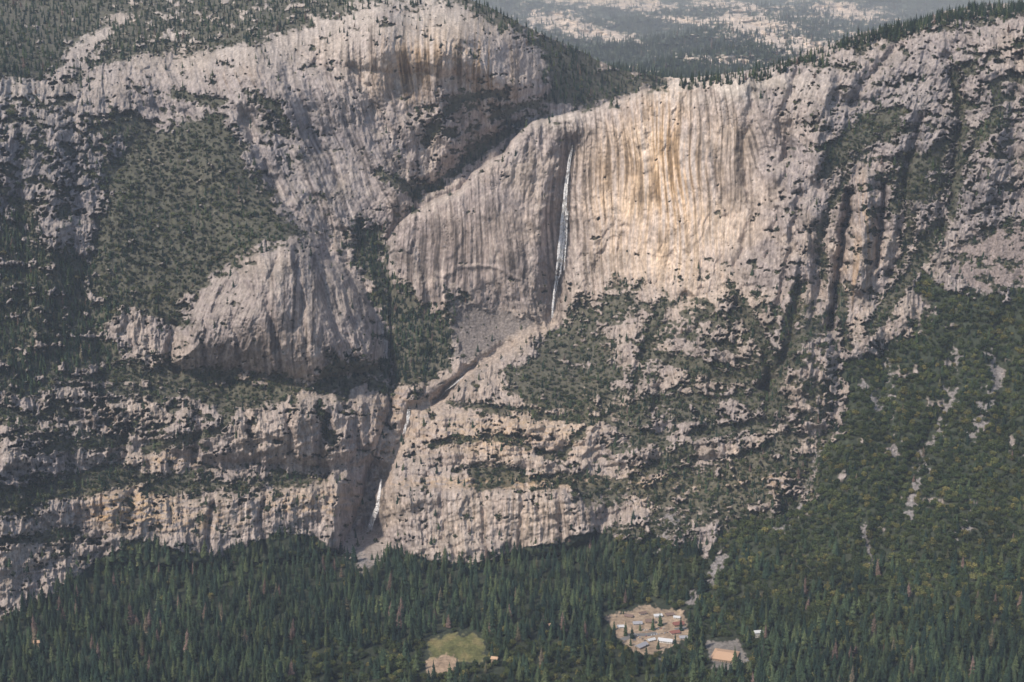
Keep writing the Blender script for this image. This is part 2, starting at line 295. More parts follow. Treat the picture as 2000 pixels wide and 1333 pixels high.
# ---------------- albedo
def C(*c): return np.array(c,np.float32)
def mixc(a,b,t): return a+(b-a)*t[...,None]
lo=fbm(Ug/150,Vg/120,4,141); mid=fbm(Ug/48,Vg/70,4,143,.6)
col=np.zeros((NV,NU,3),np.float32)+C(.300,.255,.243)
col=mixc(col,C(.41,.335,.285),ss(-.2,.4,lo+.7*mid))
cool=np.clip(blobs([(50,350,300,300,.9),(580,270,200,180,.65),(1750,200,250,200,.75),(1950,450,150,200,.6),(100,900,150,120,.5),(570,620,150,110,.2)]),0,1)
col=mixc(col,C(.255,.238,.255),cool*(.65+.35*ss(-.3,.3,mid)))
cream=np.clip(blobs([(1270,340,85,200,1.0),(1340,480,80,110,.8),(1420,330,60,150,.5),(1170,450,50,140,.6),(880,110,150,80,.45),(1000,1010,180,60,.5),(950,850,150,60,.45)]),0,1)
col=mixc(col,C(.69,.53,.39),cream*(.35+.65*ss(-.3,.3,STK+.4*lo)))
pink=np.clip(blobs([(900,480,140,130,.8),(560,620,170,110,.5),(620,850,150,70,.4),(900,740,100,60,.5)]),0,1)
col=mixc(col,C(.33,.265,.238),pink)
orange=np.clip(blobs([(1295,300,35,130,1.),(1330,360,40,80,.8),(1230,330,30,100,.5),(790,130,50,60,.8),(950,130,50,70,.8),(860,90,60,40,.4),(1690,450,20,90,1.),(1660,560,30,50,.6),(470,150,60,30,.3),(1180,360,20,80,.5),(200,830,30,50,.5)]),0,1)
col=mixc(col,C(.60,.39,.21),orange*ss(-.2,.3,STK+.3*mid)*.9)
pale=np.clip(blobs([(350,60,350,70,.5),(800,20,200,40,.6),(0,170,100,50,.4),(1420,170,170,25,.9),(1090,235,60,20,.5)]),0,1)
col=mixc(col,C(.55,.49,.43),pale*ss(-.3,.3,n2+.2))
stm=np.clip(blobs([(820,110,220,90,1.),(1300,300,200,190,.9),(1000,1010,200,60,1.),(230,830,70,70,1.),(1150,450,50,150,.6),(1090,480,70,180,.5),(600,620,160,120,.9),(450,1020,200,60,.8),(900,480,150,130,.8),(640,330,170,130,.8),(1430,330,60,150,.5)],.35),0,1.1)
k=ss(.0,.34,STK)*stm
col*= np.clip(1-.60*k,.2,1)[...,None]
k=ss(.05,.4,-STK)*stm
col=mixc(col,C(.60,.52,.46),np.clip(k*.40,0,1))
col*=(1+.28*STK2+.42*BLK+.20*f1)[...,None]
dm=ss(.0,.45,fbm(Ug/11,Vg/17,4,201,.6)+.35*mid)*(1-.75*smoothm)
col*=(1-.34*dm)[...,None]
dm=ss(.0,.45,mid+.4*n4); col*=(1-.32*dm)[...,None]
crk=ss(.5,.95,-R3)*(.35+.65*rough); col*=(1-.5*crk)[...,None]  # fine crevices: ambient shade put into the rock colour, along with dirt and lichen
crk=ss(.55,1.0,-R2)*(.25+.75*rough); col*=(1-.45*crk)[...,None]  # same crevice shade and grime in the colour, for the wider recesses
col*=(1-.30*jt)[...,None]
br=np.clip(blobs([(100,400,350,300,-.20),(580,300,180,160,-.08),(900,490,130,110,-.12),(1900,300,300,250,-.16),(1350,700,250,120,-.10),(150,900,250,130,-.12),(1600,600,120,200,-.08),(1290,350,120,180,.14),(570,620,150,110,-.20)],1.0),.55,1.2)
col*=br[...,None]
wet=np.clip(blobs([(1060,560,38,55,.9),(1098,430,16,150,.7),(1085,330,12,50,.5),(720,1000,25,60,.8),(870,765,40,14,.7),(680,980,25,60,.5),(1010,600,60,15,.5)]),0,1)
col=mixc(col,C(.14,.12,.115),wet*.75)
och=np.clip(blobs([(260,980,90,30,1.),(230,1010,60,20,.9),(600,985,120,25,.6),(1000,943,240,12,1.),(1000,850,180,50,.6),(330,900,70,15,.7),(1480,940,80,30,.6),(1300,960,90,40,.4),(1560,1090,18,16,1.2),(1480,1165,22,9,1.2),(450,740,120,20,.3),(780,800,60,60,.4),(350,1020,120,25,.6)]),0,1)
om=och*ss(-.05,.3,fbm(Ug/18,Vg/7,3,211)+.3*flat)
col=mixc(col,C(.46,.30,.15),om*.85)
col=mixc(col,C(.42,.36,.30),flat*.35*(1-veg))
tex=fbm(Ug/4,Vg/3.5,3,221,.7)
col=mixc(col,C(.20,.185,.18)*(1+1.0*tex)[...,None],talm*.9)
tt=ss(-8,8,up(sdf(talus))-10+22*n1+10*n3); col=mixc(col,C(.235,.19,.175)*(1+.8*tex+.4*n4)[...,None],tt*.8)
tt=ss(-3,5,up(sdf(scree))+10*n1+6*n3); col=mixc(col,C(.165,.142,.13)*(1+1.0*tex)[...,None],tt*.85)
col=mixc(col,C(.42,.34,.28)*(1+.6*tex)[...,None],ss(22,6,sds+8*n1)*.65*ss(-.3,.3,n1+.4))
gcol=C(.062,.064,.040)*(1+.6*n3+.6*tex)[...,None]
col=mixc(col,gcol,ss(.15,.75,veg)*.85)
fm=ss(-4,4,sdforest)
col=mixc(col,C(.042,.050,.032)*(1+.5*n3)[...,None],fm*(1-clr)*(1-talm)*(1-om)*(1-opn))
gm=[C(.34,.255,.18),C(.13,.13,.052),C(.36,.26,.18),C(.20,.18,.16)]
for s,g in zip(sdc,gm):
    col=mixc(col,g*(1+.5*n1+.3*n3+.3*tex)[...,None],ss(-3,2,s+9*n3+6*n1))
mt=ss(.0,.3,n1)*ss(-3,2,sdc[1]); col=mixc(col,C(.24,.19,.09),mt*.6)
col=np.clip(col,.012,.78)

def grid_mesh(name,X,Y,Z,col,keep=None):
    nv_,nu_=X.shape
    me=bpy.data.meshes.new(name)
    co=np.stack([X,Y,Z],-1).reshape(-1,3).astype(np.float32)
    idx=np.arange(nv_*nu_,dtype=np.int32).reshape(nv_,nu_)
    q=np.stack([idx[1:,:-1],idx[1:,1:],idx[:-1,1:],idx[:-1,:-1]],-1)
    if keep is not None: q=q[keep[:-1,:-1]&keep[1:,1:]&keep[1:,:-1]&keep[:-1,1:]]
    q=q.reshape(-1,4)
    used=np.zeros(nv_*nu_,bool); used[q.ravel()]=True
    remap=np.cumsum(used)-1
    co=co[used]; q=remap[q].astype(np.int32); cc=col.reshape(-1,3)[used]
    n=len(q)
    me.vertices.add(len(co)); me.vertices.foreach_set("co",co.ravel())
    me.loops.add(n*4); me.loops.foreach_set("vertex_index",q.ravel())
    me.polygons.add(n); me.polygons.foreach_set("loop_start",np.arange(n,dtype=np.int32)*4)
    me.polygons.foreach_set("loop_total",np.full(n,4,np.int32))
    me.update(calc_edges=True)
    at=me.attributes.new("rockcol",'FLOAT_COLOR','POINT')
    at.data.foreach_set("color",np.c_[cc,np.ones(len(cc))].astype(np.float32).ravel())
    ob=bpy.data.objects.new(name,me); bpy.context.collection.objects.link(ob)
    return ob
rim=[(-400,-300),(860,-60),(900,-8),(960,15),(1040,58),(1130,98),(1200,132),(1290,150),(1340,152),(1400,146),(1500,130),(1600,92),(1680,64),(1750,50),(1850,20),(1920,8),(2000,4),(2300,-20)]
rv=np.interp(us,[p[0] for p in rim],[p[1] for p in rim])[None,:]
keep=(Vg>rv+4*fbm(Ug/25,Vg*0,3,231))
def terr_mat(name,sc,bump):
    m=bpy.data.materials.new(name); m.use_nodes=True; nt=m.node_tree; b=nt.nodes["Principled BSDF"]
    a=nt.nodes.new("ShaderNodeAttribute"); a.attribute_name="rockcol"
    tc=nt.nodes.new("ShaderNodeTexCoord")
    n=nt.nodes.new("ShaderNodeTexNoise"); n.inputs["Scale"].default_value=sc; n.inputs["Detail"].default_value=6; n.inputs["Roughness"].default_value=.7
    mp=nt.nodes.new("ShaderNodeMapping"); mp.inputs["Scale"].default_value=(1,1,.35)
    nt.links.new(tc.outputs["Object"],mp.inputs[0]); nt.links.new(mp.outputs[0],n.inputs["Vector"])
    r=nt.nodes.new("ShaderNodeMapRange"); r.inputs[1].default_value=.3; r.inputs[2].default_value=.7; r.inputs[3].default_value=.62; r.inputs[4].default_value=1.36
    nt.links.new(n.outputs["Fac"],r.inputs[0])
    v=nt.nodes.new("ShaderNodeVectorMath"); v.operation='SCALE'
    nt.links.new(a.outputs["Color"],v.inputs[0]); nt.links.new(r.outputs[0],v.inputs["Scale"])
    nt.links.new(v.outputs[0],b.inputs["Base Color"])
    bp=nt.nodes.new("ShaderNodeBump"); bp.inputs["Strength"].default_value=.7; bp.inputs["Distance"].default_value=bump
    nt.links.new(n.outputs["Fac"],bp.inputs["Height"]); nt.links.new(bp.outputs[0],b.inputs["Normal"])
    b.inputs["Roughness"].default_value=.92; b.inputs["Specular IOR Level"].default_value=.15
    return m
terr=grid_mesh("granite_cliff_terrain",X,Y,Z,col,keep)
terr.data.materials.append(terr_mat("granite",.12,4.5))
# ---------------- distant hills
fu=np.arange(500,2400,2.5,dtype=np.float32); fv=np.arange(-140,300,1.0,dtype=np.float32)
FU,FV=np.meshgrid(fu,fv)
YF=4750+np.clip(190-FV,-120,400)*7.0
ridges=[(150,26,.0045,0,500),(118,22,.006,2,600),(84,20,.005,4,750),(56,18,.0065,1,850),(28,15,.0055,3,1000),(4,10,.007,5,1300),(-40,10,.005,2,1500)]
for i,(v0,am,fr,ph,jump) in enumerate(ridges):
    rl=v0+am*np.sin(FU*fr+ph)+.5*am*np.sin(FU*fr*2.3+ph*1.7)+9*fbm(FU/60,FU*0+i,4,400+i)
    YF=YF+jump*ss(-2.0,2.0,rl-FV)
YF=YF+110*fbm(FU/70,FV/26,4,301,.55)-70*rid((FU-.6*FV)/45,(FV+.1*FU)/40,3,305)+16*fbm(FU/12,FV/6,3,311)
fx,fy,fz=unproj(FU,FV,YF)
g=lambda x,y,rx,ry:np.exp(-((FU-x)/rx)**2-((FV-y-.10*(FU-x))/ry)**2)
pt=g(1090,42,70,20)+g(1180,70,70,12)+g(1240,8,80,12)+g(1470,45,90,20)+g(1560,85,130,13)+g(1650,22,90,18)+g(1330,40,50,7)+.9*g(1600,110,90,10)+.8*g(1380,118,60,8)+.7*g(1100,2,90,9)+g(1420,8,70,9)+.8*g(1700,70,70,9)+.8*g(1450,118,60,7)
fn=fbm(FU/16,FV/6,5,321,.68); fn2=fbm(FU/50,FV/16,3,322)
pm=ss(.20,.42,pt*.62+.85*fn+.3*fn2-.02)
fc=np.zeros(FU.shape+(3,),np.float32)+C(.055,.072,.052)
fc*=(1+.6*fbm(FU/5,FV/3.5,2,331)+.5*fn2)[...,None]
fc=mixc(fc,C(.62,.53,.46)*(1+.4*fbm(FU/8,FV/4,3,341))[...,None],pm)
fh=grid_mesh("distant_hills_terrain",fx,fy,fz,np.clip(fc,.01,.8))
fh.data.materials.append(terr_mat("distant_granite",.02,8.0))
# ---------------- tree prototypes
def leafmat(name,cols):
    m=bpy.data.materials.new(name); m.use_nodes=True; nt=m.node_tree; b=nt.nodes["Principled BSDF"]
    oi=nt.nodes.new("ShaderNodeObjectInfo"); cr=nt.nodes.new("ShaderNodeValToRGB")
    el=cr.color_ramp.elements
    while len(el)<len(cols): el.new(.5)
    for i,(p,c) in enumerate(cols): el[i].position=p; el[i].color=(*c,1)
    nt.links.new(oi.outputs["Random"],cr.inputs[0])
    geo=nt.nodes.new("ShaderNodeNewGeometry"); 
    def nz(sc,a,b_):
        n=nt.nodes.new("ShaderNodeTexNoise"); n.inputs["Scale"].default_value=sc; n.inputs["Detail"].default_value=2
        nt.links.new(geo.outputs["Position"],n.inputs["Vector"])
        r=nt.nodes.new("ShaderNodeMapRange"); r.inputs[1].default_value=.35; r.inputs[2].default_value=.65; r.inputs[3].default_value=a; r.inputs[4].default_value=b_
        nt.links.new(n.outputs["Fac"],r.inputs[0]); return r.outputs[0]
    mu=nt.nodes.new("ShaderNodeMath"); mu.operation='MULTIPLY'
    nt.links.new(nz(.35,.6,1.4),mu.inputs[0]); nt.links.new(nz(.011,.70,1.32),mu.inputs[1])
    v=nt.nodes.new("ShaderNodeVectorMath"); v.operation='SCALE'
    nt.links.new(cr.outputs[0],v.inputs[0]); nt.links.new(mu.outputs[0],v.inputs["Scale"]); nt.links.new(v.outputs[0],b.inputs["Base Color"])
    b.inputs["Roughness"].default_value=.85; b.inputs["Specular IOR Level"].default_value=.1
    return m
def flatmat(name,c,rough=.85,var=.15,sc=.6):
    m=bpy.data.materials.new(name); m.use_nodes=True; nt=m.node_tree; b=nt.nodes["Principled BSDF"]
    tc=nt.nodes.new("ShaderNodeTexCoord"); n=nt.nodes.new("ShaderNodeTexNoise"); n.inputs["Scale"].default_value=sc; n.inputs["Detail"].default_value=5
    nt.links.new(tc.outputs["Object"],n.inputs["Vector"])
    mx=nt.nodes.new("ShaderNodeMix"); mx.data_type='RGBA'
    mx.inputs[6].default_value=(*[x*(1-var) for x in c],1); mx.inputs[7].default_value=(*[min(1,x*(1+var)) for x in c],1)
    nt.links.new(n.outputs["Fac"],mx.inputs[0]); nt.links.new(mx.outputs[2],b.inputs["Base Color"])
    b.inputs["Roughness"].default_value=rough
    return m
bark=flatmat("bark",(.12,.09,.07))
m_con=leafmat("conifer_needles",[(0,(.012,.025,.019)),(.4,(.023,.040,.026)),(.75,(.044,.066,.034)),(.96,(.075,.092,.042)),(.98,(.13,.09,.075))])
m_oak=leafmat("oak_leaves",[(0,(.026,.040,.020)),(.5,(.046,.062,.026)),(.85,(.082,.096,.036)),(1,(.16,.14,.05))])
m_shr=leafmat("shrub_leaves",[(0,(.028,.041,.024)),(.5,(.050,.063,.033)),(.9,(.086,.095,.046)),(1,(.14,.125,.065))])
def mk(name,verts,faces,mats,mi):
    me=bpy.data.meshes.new(name); me.from_pydata(verts,[],faces); 
    for a in mats: me.materials.append(a)
    me.polygons.foreach_set("material_index",mi); me.update()
    return bpy.data.objects.new(name,me)
def trunk(V,Fc,M,h,r,n=6):
    b=len(V)
    for z,rr in((0,r),(h*.5,r*.6),(h,r*.15)):
        for i in range(n): V.append((rr*math.cos(6.283*i/n),rr*math.sin(6.283*i/n),z))
    for l in range(2):
        for i in range(n): Fc.append((b+l*n+i,b+l*n+(i+1)%n,b+(l+1)*n+(i+1)%n,b+(l+1)*n+i)); M.append(0)
def conifer(i,w=.19,tiers=17,bare=.08):
    R=random.Random(100+i); V=[];Fc=[];M=[]
    trunk(V,Fc,M,1.0,.014)
    for t in range(tiers):
        f=t/(tiers-1); z=bare+(1-bare)*f*.97
        rad=w*(1-f)**.8*R.uniform(.75,1.15)+.012
        nb=int(9-4*f)
        for b in range(nb):
            if R.random()<.08: continue
            a=6.283*(b+R.random()*.8)/nb; r=rad*R.uniform(.65,1.2); ca,sa=math.cos(a),math.sin(a)
            dz=-r*R.uniform(.25,.6); wd=r*.42
            k=len(V)
            V+= [(0,0,z+.02),(ca*r*.55-sa*wd,sa*r*.55+ca*wd,z+dz*.35-.012),(ca*r,sa*r,z+dz),(ca*r*.55+sa*wd,sa*r*.55-ca*wd,z+dz*.35-.012),(ca*r*.55,sa*r*.55,z+dz*.3+.022)]
            Fc+=[(k,k+1,k+4),(k+1,k+2,k+4),(k+2,k+3,k+4),(k+3,k,k+4)]; M+=[1]*4
    k=len(V); V+=[(.012,0,.93),(-.008,.01,.93),(-.008,-.01,.93),(0,0,1.03)]; Fc+=[(k,k+1,k+3),(k+1,k+2,k+3),(k+2,k,k+3)]; M+=[1]*3
    return mk("conifer",V,Fc,[bark,m_con],M)
def broad(i,mat,n=330,flatn=.75):
    R=random.Random(500+i); V=[];Fc=[];M=[]
    trunk(V,Fc,M,.6,.04,5)
    cl=[]
    for c in range(9):
        a=R.random()*6.283; r=R.uniform(.05,.32); cl.append((r*math.cos(a),r*math.sin(a),R.uniform(.35,.75)*flatn,R.uniform(.16,.27)))
    cl.append((0,0,.75*flatn,.25))
    for q in range(n):
        c=R.choice(cl); d=Vector((R.gauss(0,1),R.gauss(0,1),R.gauss(0.25,1))).normalized(); rr=c[3]*R.uniform(.75,1.08)
        p=Vector(c[:3])+d*rr; p.z=max(p.z,.06)
        nn=(d+Vector((R.gauss(0,.45),R.gauss(0,.45),R.gauss(0,.45)))).normalized()
        t1=nn.orthogonal().normalized(); t2=nn.cross(t1); s=R.uniform(.035,.065)
        a=R.random()*6.28; e1=(t1*math.cos(a)+t2*math.sin(a))*s; e2=(t2*math.cos(a)-t1*math.sin(a))*s*.8
        k=len(V); V+=[tuple(p-e1-e2),tuple(p+e1-e2*.6),tuple(p+e1*.7+e2),tuple(p-e1*.8+e2)]; Fc.append((k,k+1,k+2,k+3)); M.append(1)
    return mk("broadleaf",V,Fc,[bark,mat],M)
def coll(name,obs):
    c=bpy.data.collections.new(name)
    for o in obs: c.objects.link(o)
    return c
c_con=coll("conifer_kinds",[conifer(0),conifer(1,.16,20),conifer(2,.22,14,.12),conifer(3,.14,18,.2),conifer(4,.2,16,.05)])
c_oak=coll("oak_kinds",[broad(i,m_oak) for i in range(5)])
c_shr=coll("shrub_kinds",[broad(i+10,m_shr,200,.6) for i in range(4)])
def scatter(name,pts,scl,wid,nk,cl):
    me=bpy.data.meshes.new(name); n=len(pts)
    me.vertices.add(n); me.vertices.foreach_set("co",np.asarray(pts,np.float32).ravel())
    s=me.attributes.new("sc",'FLOAT_VECTOR','POINT'); s.data.foreach_set("vector",np.stack([scl*wid,scl*wid,scl],-1).astype(np.float32).ravel())
    r=me.attributes.new("rt",'FLOAT_VECTOR','POINT'); r.data.foreach_set("vector",np.stack([rng.normal(0,.04,n),rng.normal(0,.04,n),rng.random(n)*6.28],-1).astype(np.float32).ravel())
    k=me.attributes.new("pk",'INT','POINT'); k.data.foreach_set("value",rng.integers(0,nk,n).astype(np.int32))
    ob=bpy.data.objects.new(name,me); bpy.context.collection.objects.link(ob)
    ng=bpy.data.node_groups.new(name,'GeometryNodeTree')
    ng.interface.new_socket("Geometry",in_out='INPUT',socket_type='NodeSocketGeometry'); ng.interface.new_socket("Geometry",in_out='OUTPUT',socket_type='NodeSocketGeometry')
    N=ng.nodes; gi=N.new("NodeGroupInput"); go=N.new("NodeGroupOutput"); ip=N.new("GeometryNodeInstanceOnPoints"); ci=N.new("GeometryNodeCollectionInfo")
    ci.inputs["Collection"].default_value=cl; ci.inputs["Separate Children"].default_value=True; ci.inputs["Reset Children"].default_value=True
    def na(nm,t):
        a=N.new("GeometryNodeInputNamedAttribute"); a.data_type=t; a.inputs["Name"].default_value=nm; return a.outputs["Attribute"]
    lk=ng.links.new
    lk(gi.outputs[0],ip.inputs["Points"]); lk(ci.outputs[0],ip.inputs["Instance"]); ip.inputs["Pick Instance"].default_value=True
    lk(na("pk",'INT'),ip.inputs["Instance Index"]); lk(na("sc",'FLOAT_VECTOR'),ip.inputs["Scale"])
    er=N.new("FunctionNodeEulerToRotation"); lk(na("rt",'FLOAT_VECTOR'),er.inputs[0]); lk(er.outputs[0],ip.inputs["Rotation"])
    lk(ip.outputs[0],go.inputs[0])
    md=ob.modifiers.new("inst",'NODES'); md.node_group=ng
    return ob
def cand(sp,u0=U0+5,u1=U1-5,v0=V0+5,v1=V1-5):
    a=np.arange(u0,u1,sp); b=np.arange(v0,v1,sp); A,B=np.meshgrid(a,b)
    A=(A+rng.uniform(-.6,.6,A.shape)*sp).ravel(); B=(B+rng.uniform(-.6,.6,B.shape)*sp).ravel()
    return A,B
def samp(G,A,B):
    return G[np.clip(((B-V0)/ST).round().astype(int),0,NV-1),np.clip(((A-U0)/ST).round().astype(int),0,NU-1)]
def place(A,B):
    d=samp(D,A,B); x,y,z=unproj(A,B,d); return np.stack([x,y,z-.5],-1)
kp=keep.astype(np.float32)
A,B=cand(10)
v_=samp(veg,A,B); ff=samp(sdforest,A,B)>0; nn4=samp(n4,A,B); ca_=samp(clrA,A,B)<.3
pc=np.clip(.95-ss(1150,1450,A)*.75*ss(1300,1150,B),.10,1)*(1-.75*ss(1245,1280,B)*ss(480,620,A)*ss(1480,1300,A))+.3*nn4
okc=ff&ca_&(v_>.4)&(rng.random(len(A))<pc*.8)&(B>560)
n_=okc.sum()
hc=np.where((B[okc]>1080),rng.uniform(22,44,n_),rng.uniform(14,28,n_))
hc*=np.where((B[okc]>1120)&(rng.random(n_)<.2),1.2,1)
scatter("conifer_forest",place(A[okc],B[okc]),hc,rng.uniform(.85,1.35,n_),5,c_con)
A,B=cand(8.0)
v_=samp(veg,A,B); ff=samp(sdforest,A,B)>0; nn4=samp(n4,A,B); ca_=samp(clrA,A,B)<.6
po=np.where(B>1255,.6*ss(480,620,A),np.where(A<1200,.12,.9))+.3*nn4
oko=ff&ca_&(v_>.4)&(rng.random(len(A))<po)
n_=oko.sum()
scatter("oak_forest",place(A[oko],B[oko]),rng.uniform(8,19,n_),rng.uniform(.9,1.3,n_),5,c_oak)
A,B=cand(8.0)
v_=samp(veg,A,B); c_=samp(conif,A,B); ff=samp(sdforest,A,B)>0; kk=samp(kp,A,B)>.5
ok=(~ff)&kk&(c_>.4)&(v_>.35)&(rng.random(len(A))<.85)
hh=np.where(B[ok]<250,rng.uniform(14,30,ok.sum()),rng.uniform(12,26,ok.sum()))
scatter("plateau_pine_forest",place(A[ok],B[ok]),hh,rng.uniform(.85,1.3,len(hh)),5,c_con)
A,B=cand(6.5)
v_=samp(veg,A,B); ff=samp(sdforest,A,B)>0; kk=samp(kp,A,B)>.5; c_=samp(conif,A,B)
ok=(~ff)&kk&(v_>.30)&(rng.random(len(A))<np.where(c_>.5,.35,.78))
hh=rng.uniform(4,12,ok.sum())*np.where(rng.random(ok.sum())<.2,1.6,1)
scatter("hillside_brush",place(A[ok],B[ok]),hh,rng.uniform(1.0,1.5,len(hh)),4,c_shr)
A,B=cand(11.0)
v_=samp(veg,A,B); ff=samp(sdforest,A,B)>0; kk=samp(kp,A,B)>.5
ok=(~ff)&kk&((v_>.35)|((samp(flat,A,B)>.4)&(rng.random(len(A))<.25)))&(rng.random(len(A))<.5)&(samp(smoothm,A,B)<.5)
scatter("ledge_pine_trees",place(A[ok],B[ok]),rng.uniform(8,24,ok.sum()),rng.uniform(.85,1.3,ok.sum()),5,c_con)
A,B=cand(10.0)
ff=samp(sdforest,A,B)>0; kk=samp(kp,A,B)>.5
ok=(~ff)&kk&(rng.random(len(A))<.36*(samp(reg,A,B)))&(samp(sds,A,B)>12)&(samp(smoothm,A,B)<.6)
scatter("cliff_bushes",place(A[ok],B[ok]),rng.uniform(3,8,ok.sum()),rng.uniform(1,1.4,ok.sum()),4,c_shr)
ru=rng.uniform(1330,2160,420); ru=np.concatenate([ru,rng.uniform(1680,2160,520)])
rvv=np.interp(ru,[p[0] for p in rim],[p[1] for p in rim])+rng.uniform(4,26,len(ru))
scatter("rim_pine_trees",place(ru,rvv),rng.uniform(10,28,len(ru)),rng.uniform(.8,1.2,len(ru)),5,c_con)
A=rng.uniform(850,2300,30000); B=-70+rng.random(30000)*270
iu=((A-500)/2.5).astype(int); iv=((B+140)/1.0).astype(int)
ok=rng.random(len(A))<(1-.88*pm[iv,iu]); iu=iu[ok]; iv=iv[ok]
scatter("distant_pine_forest",np.stack([fx[iv,iu],fy[iv,iu],fz[iv,iu]],-1),rng.uniform(16,34,len(iu)),rng.uniform(.9,1.3,len(iu)),5,c_con)
# ---------------- waterfalls
m_w=bpy.data.materials.new("falling_water"); m_w.use_nodes=True; nt=m_w.node_tree; b=nt.nodes["Principled BSDF"]
b.inputs["Base Color"].default_value=(.9,.89,.88,1); b.inputs["Roughness"].default_value=.9; b.inputs["Specular IOR Level"].default_value=0.05
tc=nt.nodes.new("ShaderNodeTexCoord"); mp=nt.nodes.new("ShaderNodeMapping"); mp.inputs["Scale"].default_value=(.6,.6,.035)
n=nt.nodes.new("ShaderNodeTexNoise"); n.inputs["Scale"].default_value=1; n.inputs["Detail"].default_value=4
nt.links.new(tc.outputs["Object"],mp.inputs[0]); nt.links.new(mp.outputs[0],n.inputs["Vector"])
r=nt.nodes.new("ShaderNodeMapRange"); r.inputs[1].default_value=.36; r.inputs[2].default_value=.6; r.inputs[3].default_value=.05; r.inputs[4].default_value=.8
nt.links.new(n.outputs["Fac"],r.inputs[0]); nt.links.new(r.outputs[0],b.inputs["Alpha"])
def fall(name,path,strands,seed,front=5):
    R=random.Random(seed); V=[];Fc=[]
    pv=np.array([p[1] for p in path]); pu=np.array([p[0] for p in path]); pw=np.array([p[2] for p in path])
    for s in range(strands):
        a=R.random()*.75; b_=min(1,a+R.uniform(.2,.6)) if s>2 else 1
        if s<=2: a=0
        off=R.gauss(0,.33); N=40
        for i in range(N+1):
            f=a+(b_-a)*i/N; v=pv[0]+(pv[-1]-pv[0])*f
            w=np.interp(v,pv,pw); u=np.interp(v,pv,pu)+off*w+.4*math.sin(v*.11+s)
            tw=(.45+.08*w)*math.sin(math.pi*min(1,.12+i/N*.88))**.6+.1
            d=min(float(samp(D,np.array([u+o_]),np.array([v]))[0]) for o_ in(-9,-5,0,5,9))-front-R.random()*1.5
            for sgn in(-1,1):
                x,y,z=unproj(u+sgn*tw,v,d); V.append((float(x),float(y),float(z)))
            if i: k=len(V)-4; Fc.append((k,k+1,k+3,k+2))
    me=bpy.data.meshes.new(name); me.from_pydata(V,[],Fc); me.materials.append(m_w)
    o=bpy.data.objects.new(name,me); bpy.context.collection.objects.link(o); return o
fall("upper_waterfall",[(1118,284,2),(1113,310,4),(1107,350,5),(1103,400,7),(1099,450,8),(1094,500,10),(1089,545,11)],22,1,8)
fall("upper_waterfall_base",[(1087,540,10),(1081,575,6),(1078,622,4)],9,2,8)
fall("lower_waterfall",[(745,936,4),(741,965,5),(737,990,6),(728,1015,8),(722,1040,9)],18,3,28)
fall("middle_cascade",[(905,735,4),(885,752,5),(868,765,4)],9,4,6)
fall("gorge_cascade",[(800,800,4),(796,825,4),(788,850,5)],9,5,8)
# ---------------- buildings
mt_red=flatmat("red_roof_metal",(.22,.09,.07)); mt_tan=flatmat("tan_roof",(.48,.31,.20)); mt_grey=flatmat("grey_roof",(.30,.30,.32)); mt_white=flatmat("white_roof",(.52,.52,.52)); mt_brn=flatmat("brown_roof",(.16,.11,.09))
mw_tan=flatmat("timber_wall",(.30,.22,.15)); mw_wh=flatmat("painted_wall",(.5,.47,.42)); mg=flatmat("window_glass",(.05,.06,.08),.15); md_=flatmat("door_wood",(.14,.09,.06))
def gp(u,v):
    y=float(samp(D,np.array([u]),np.array([v]))[0]); x,y,z=unproj(u,v,y); return float(x),float(y),float(z)
def pm_(name,V,Fc,mat,par):
    me=bpy.data.meshes.new(name); me.from_pydata(V,[],Fc); me.materials.append(mat); o=bpy.data.objects.new(name,me); bpy.context.collection.objects.link(o); o.parent=par; return o
def house(name,u,v,w,d,h,rh,rot,roof,wall,hip=0):
    e=bpy.data.objects.new(name,None); bpy.context.collection.objects.link(e); e.location=gp(u,v); e.rotation_euler[2]=rot
    a,b=w/2,d/2
    V=[(-a,-b,-1),(a,-b,-1),(a,b,-1),(-a,b,-1),(-a,-b,h),(a,-b,h),(a,b,h),(-a,b,h),(-a,0,h+rh*(0 if hip else 1)),(a,0,h+rh*(0 if hip else 1))]
    pm_("walls",V,[(0,1,5,4),(1,2,6,9,5),(2,3,7,6),(3,0,4,8,7)],wall,e)
    o=1.0; A,Bb=a+o,b+o; k=a*hip; z0=h-.25
    V=[(-A,-Bb,z0),(A,-Bb,z0),(A,Bb,z0),(-A,Bb,z0),(-A+k,0,h+rh+.3),(A-k,0,h+rh+.3),(-A,-Bb,z0-.3),(A,-Bb,z0-.3),(A,Bb,z0-.3),(-A,Bb,z0-.3)]
    pm_("roof",V,[(0,1,5,4),(2,3,4,5),(1,2,5),(3,0,4),(0,6,7,1),(1,7,8,2),(2,8,9,3),(3,9,6,0)],roof,e)
    V=[];Fc=[]; n=max(2,int(w/4))
    for i in range(n):
        x=-a+w*(i+.5)/n
        for y in(-b-.04,b+.04):
            q=len(V); V+=[(x-.7,y,1),(x+.7,y,1),(x+.7,y,2.3),(x-.7,y,2.3)]; Fc.append((q,q+1,q+2,q+3))
    n=max(1,int(d/4))
    for i in range(n):
        y=-b+d*(i+.5)/n
        for x in(-a-.04,a+.04):
            q=len(V); V+=[(x,y-.7,1),(x,y+.7,1),(x,y+.7,2.3),(x,y-.7,2.3)]; Fc.append((q,q+1,q+2,q+3))
    pm_("windows",V,Fc,mg,e)
    pm_("door",[(-.6,-b-.08,0),(.6,-b-.08,0),(.6,-b-.08,2.2),(-.6,-b-.08,2.2)],[(0,1,2,3)],md_,e)
    return e
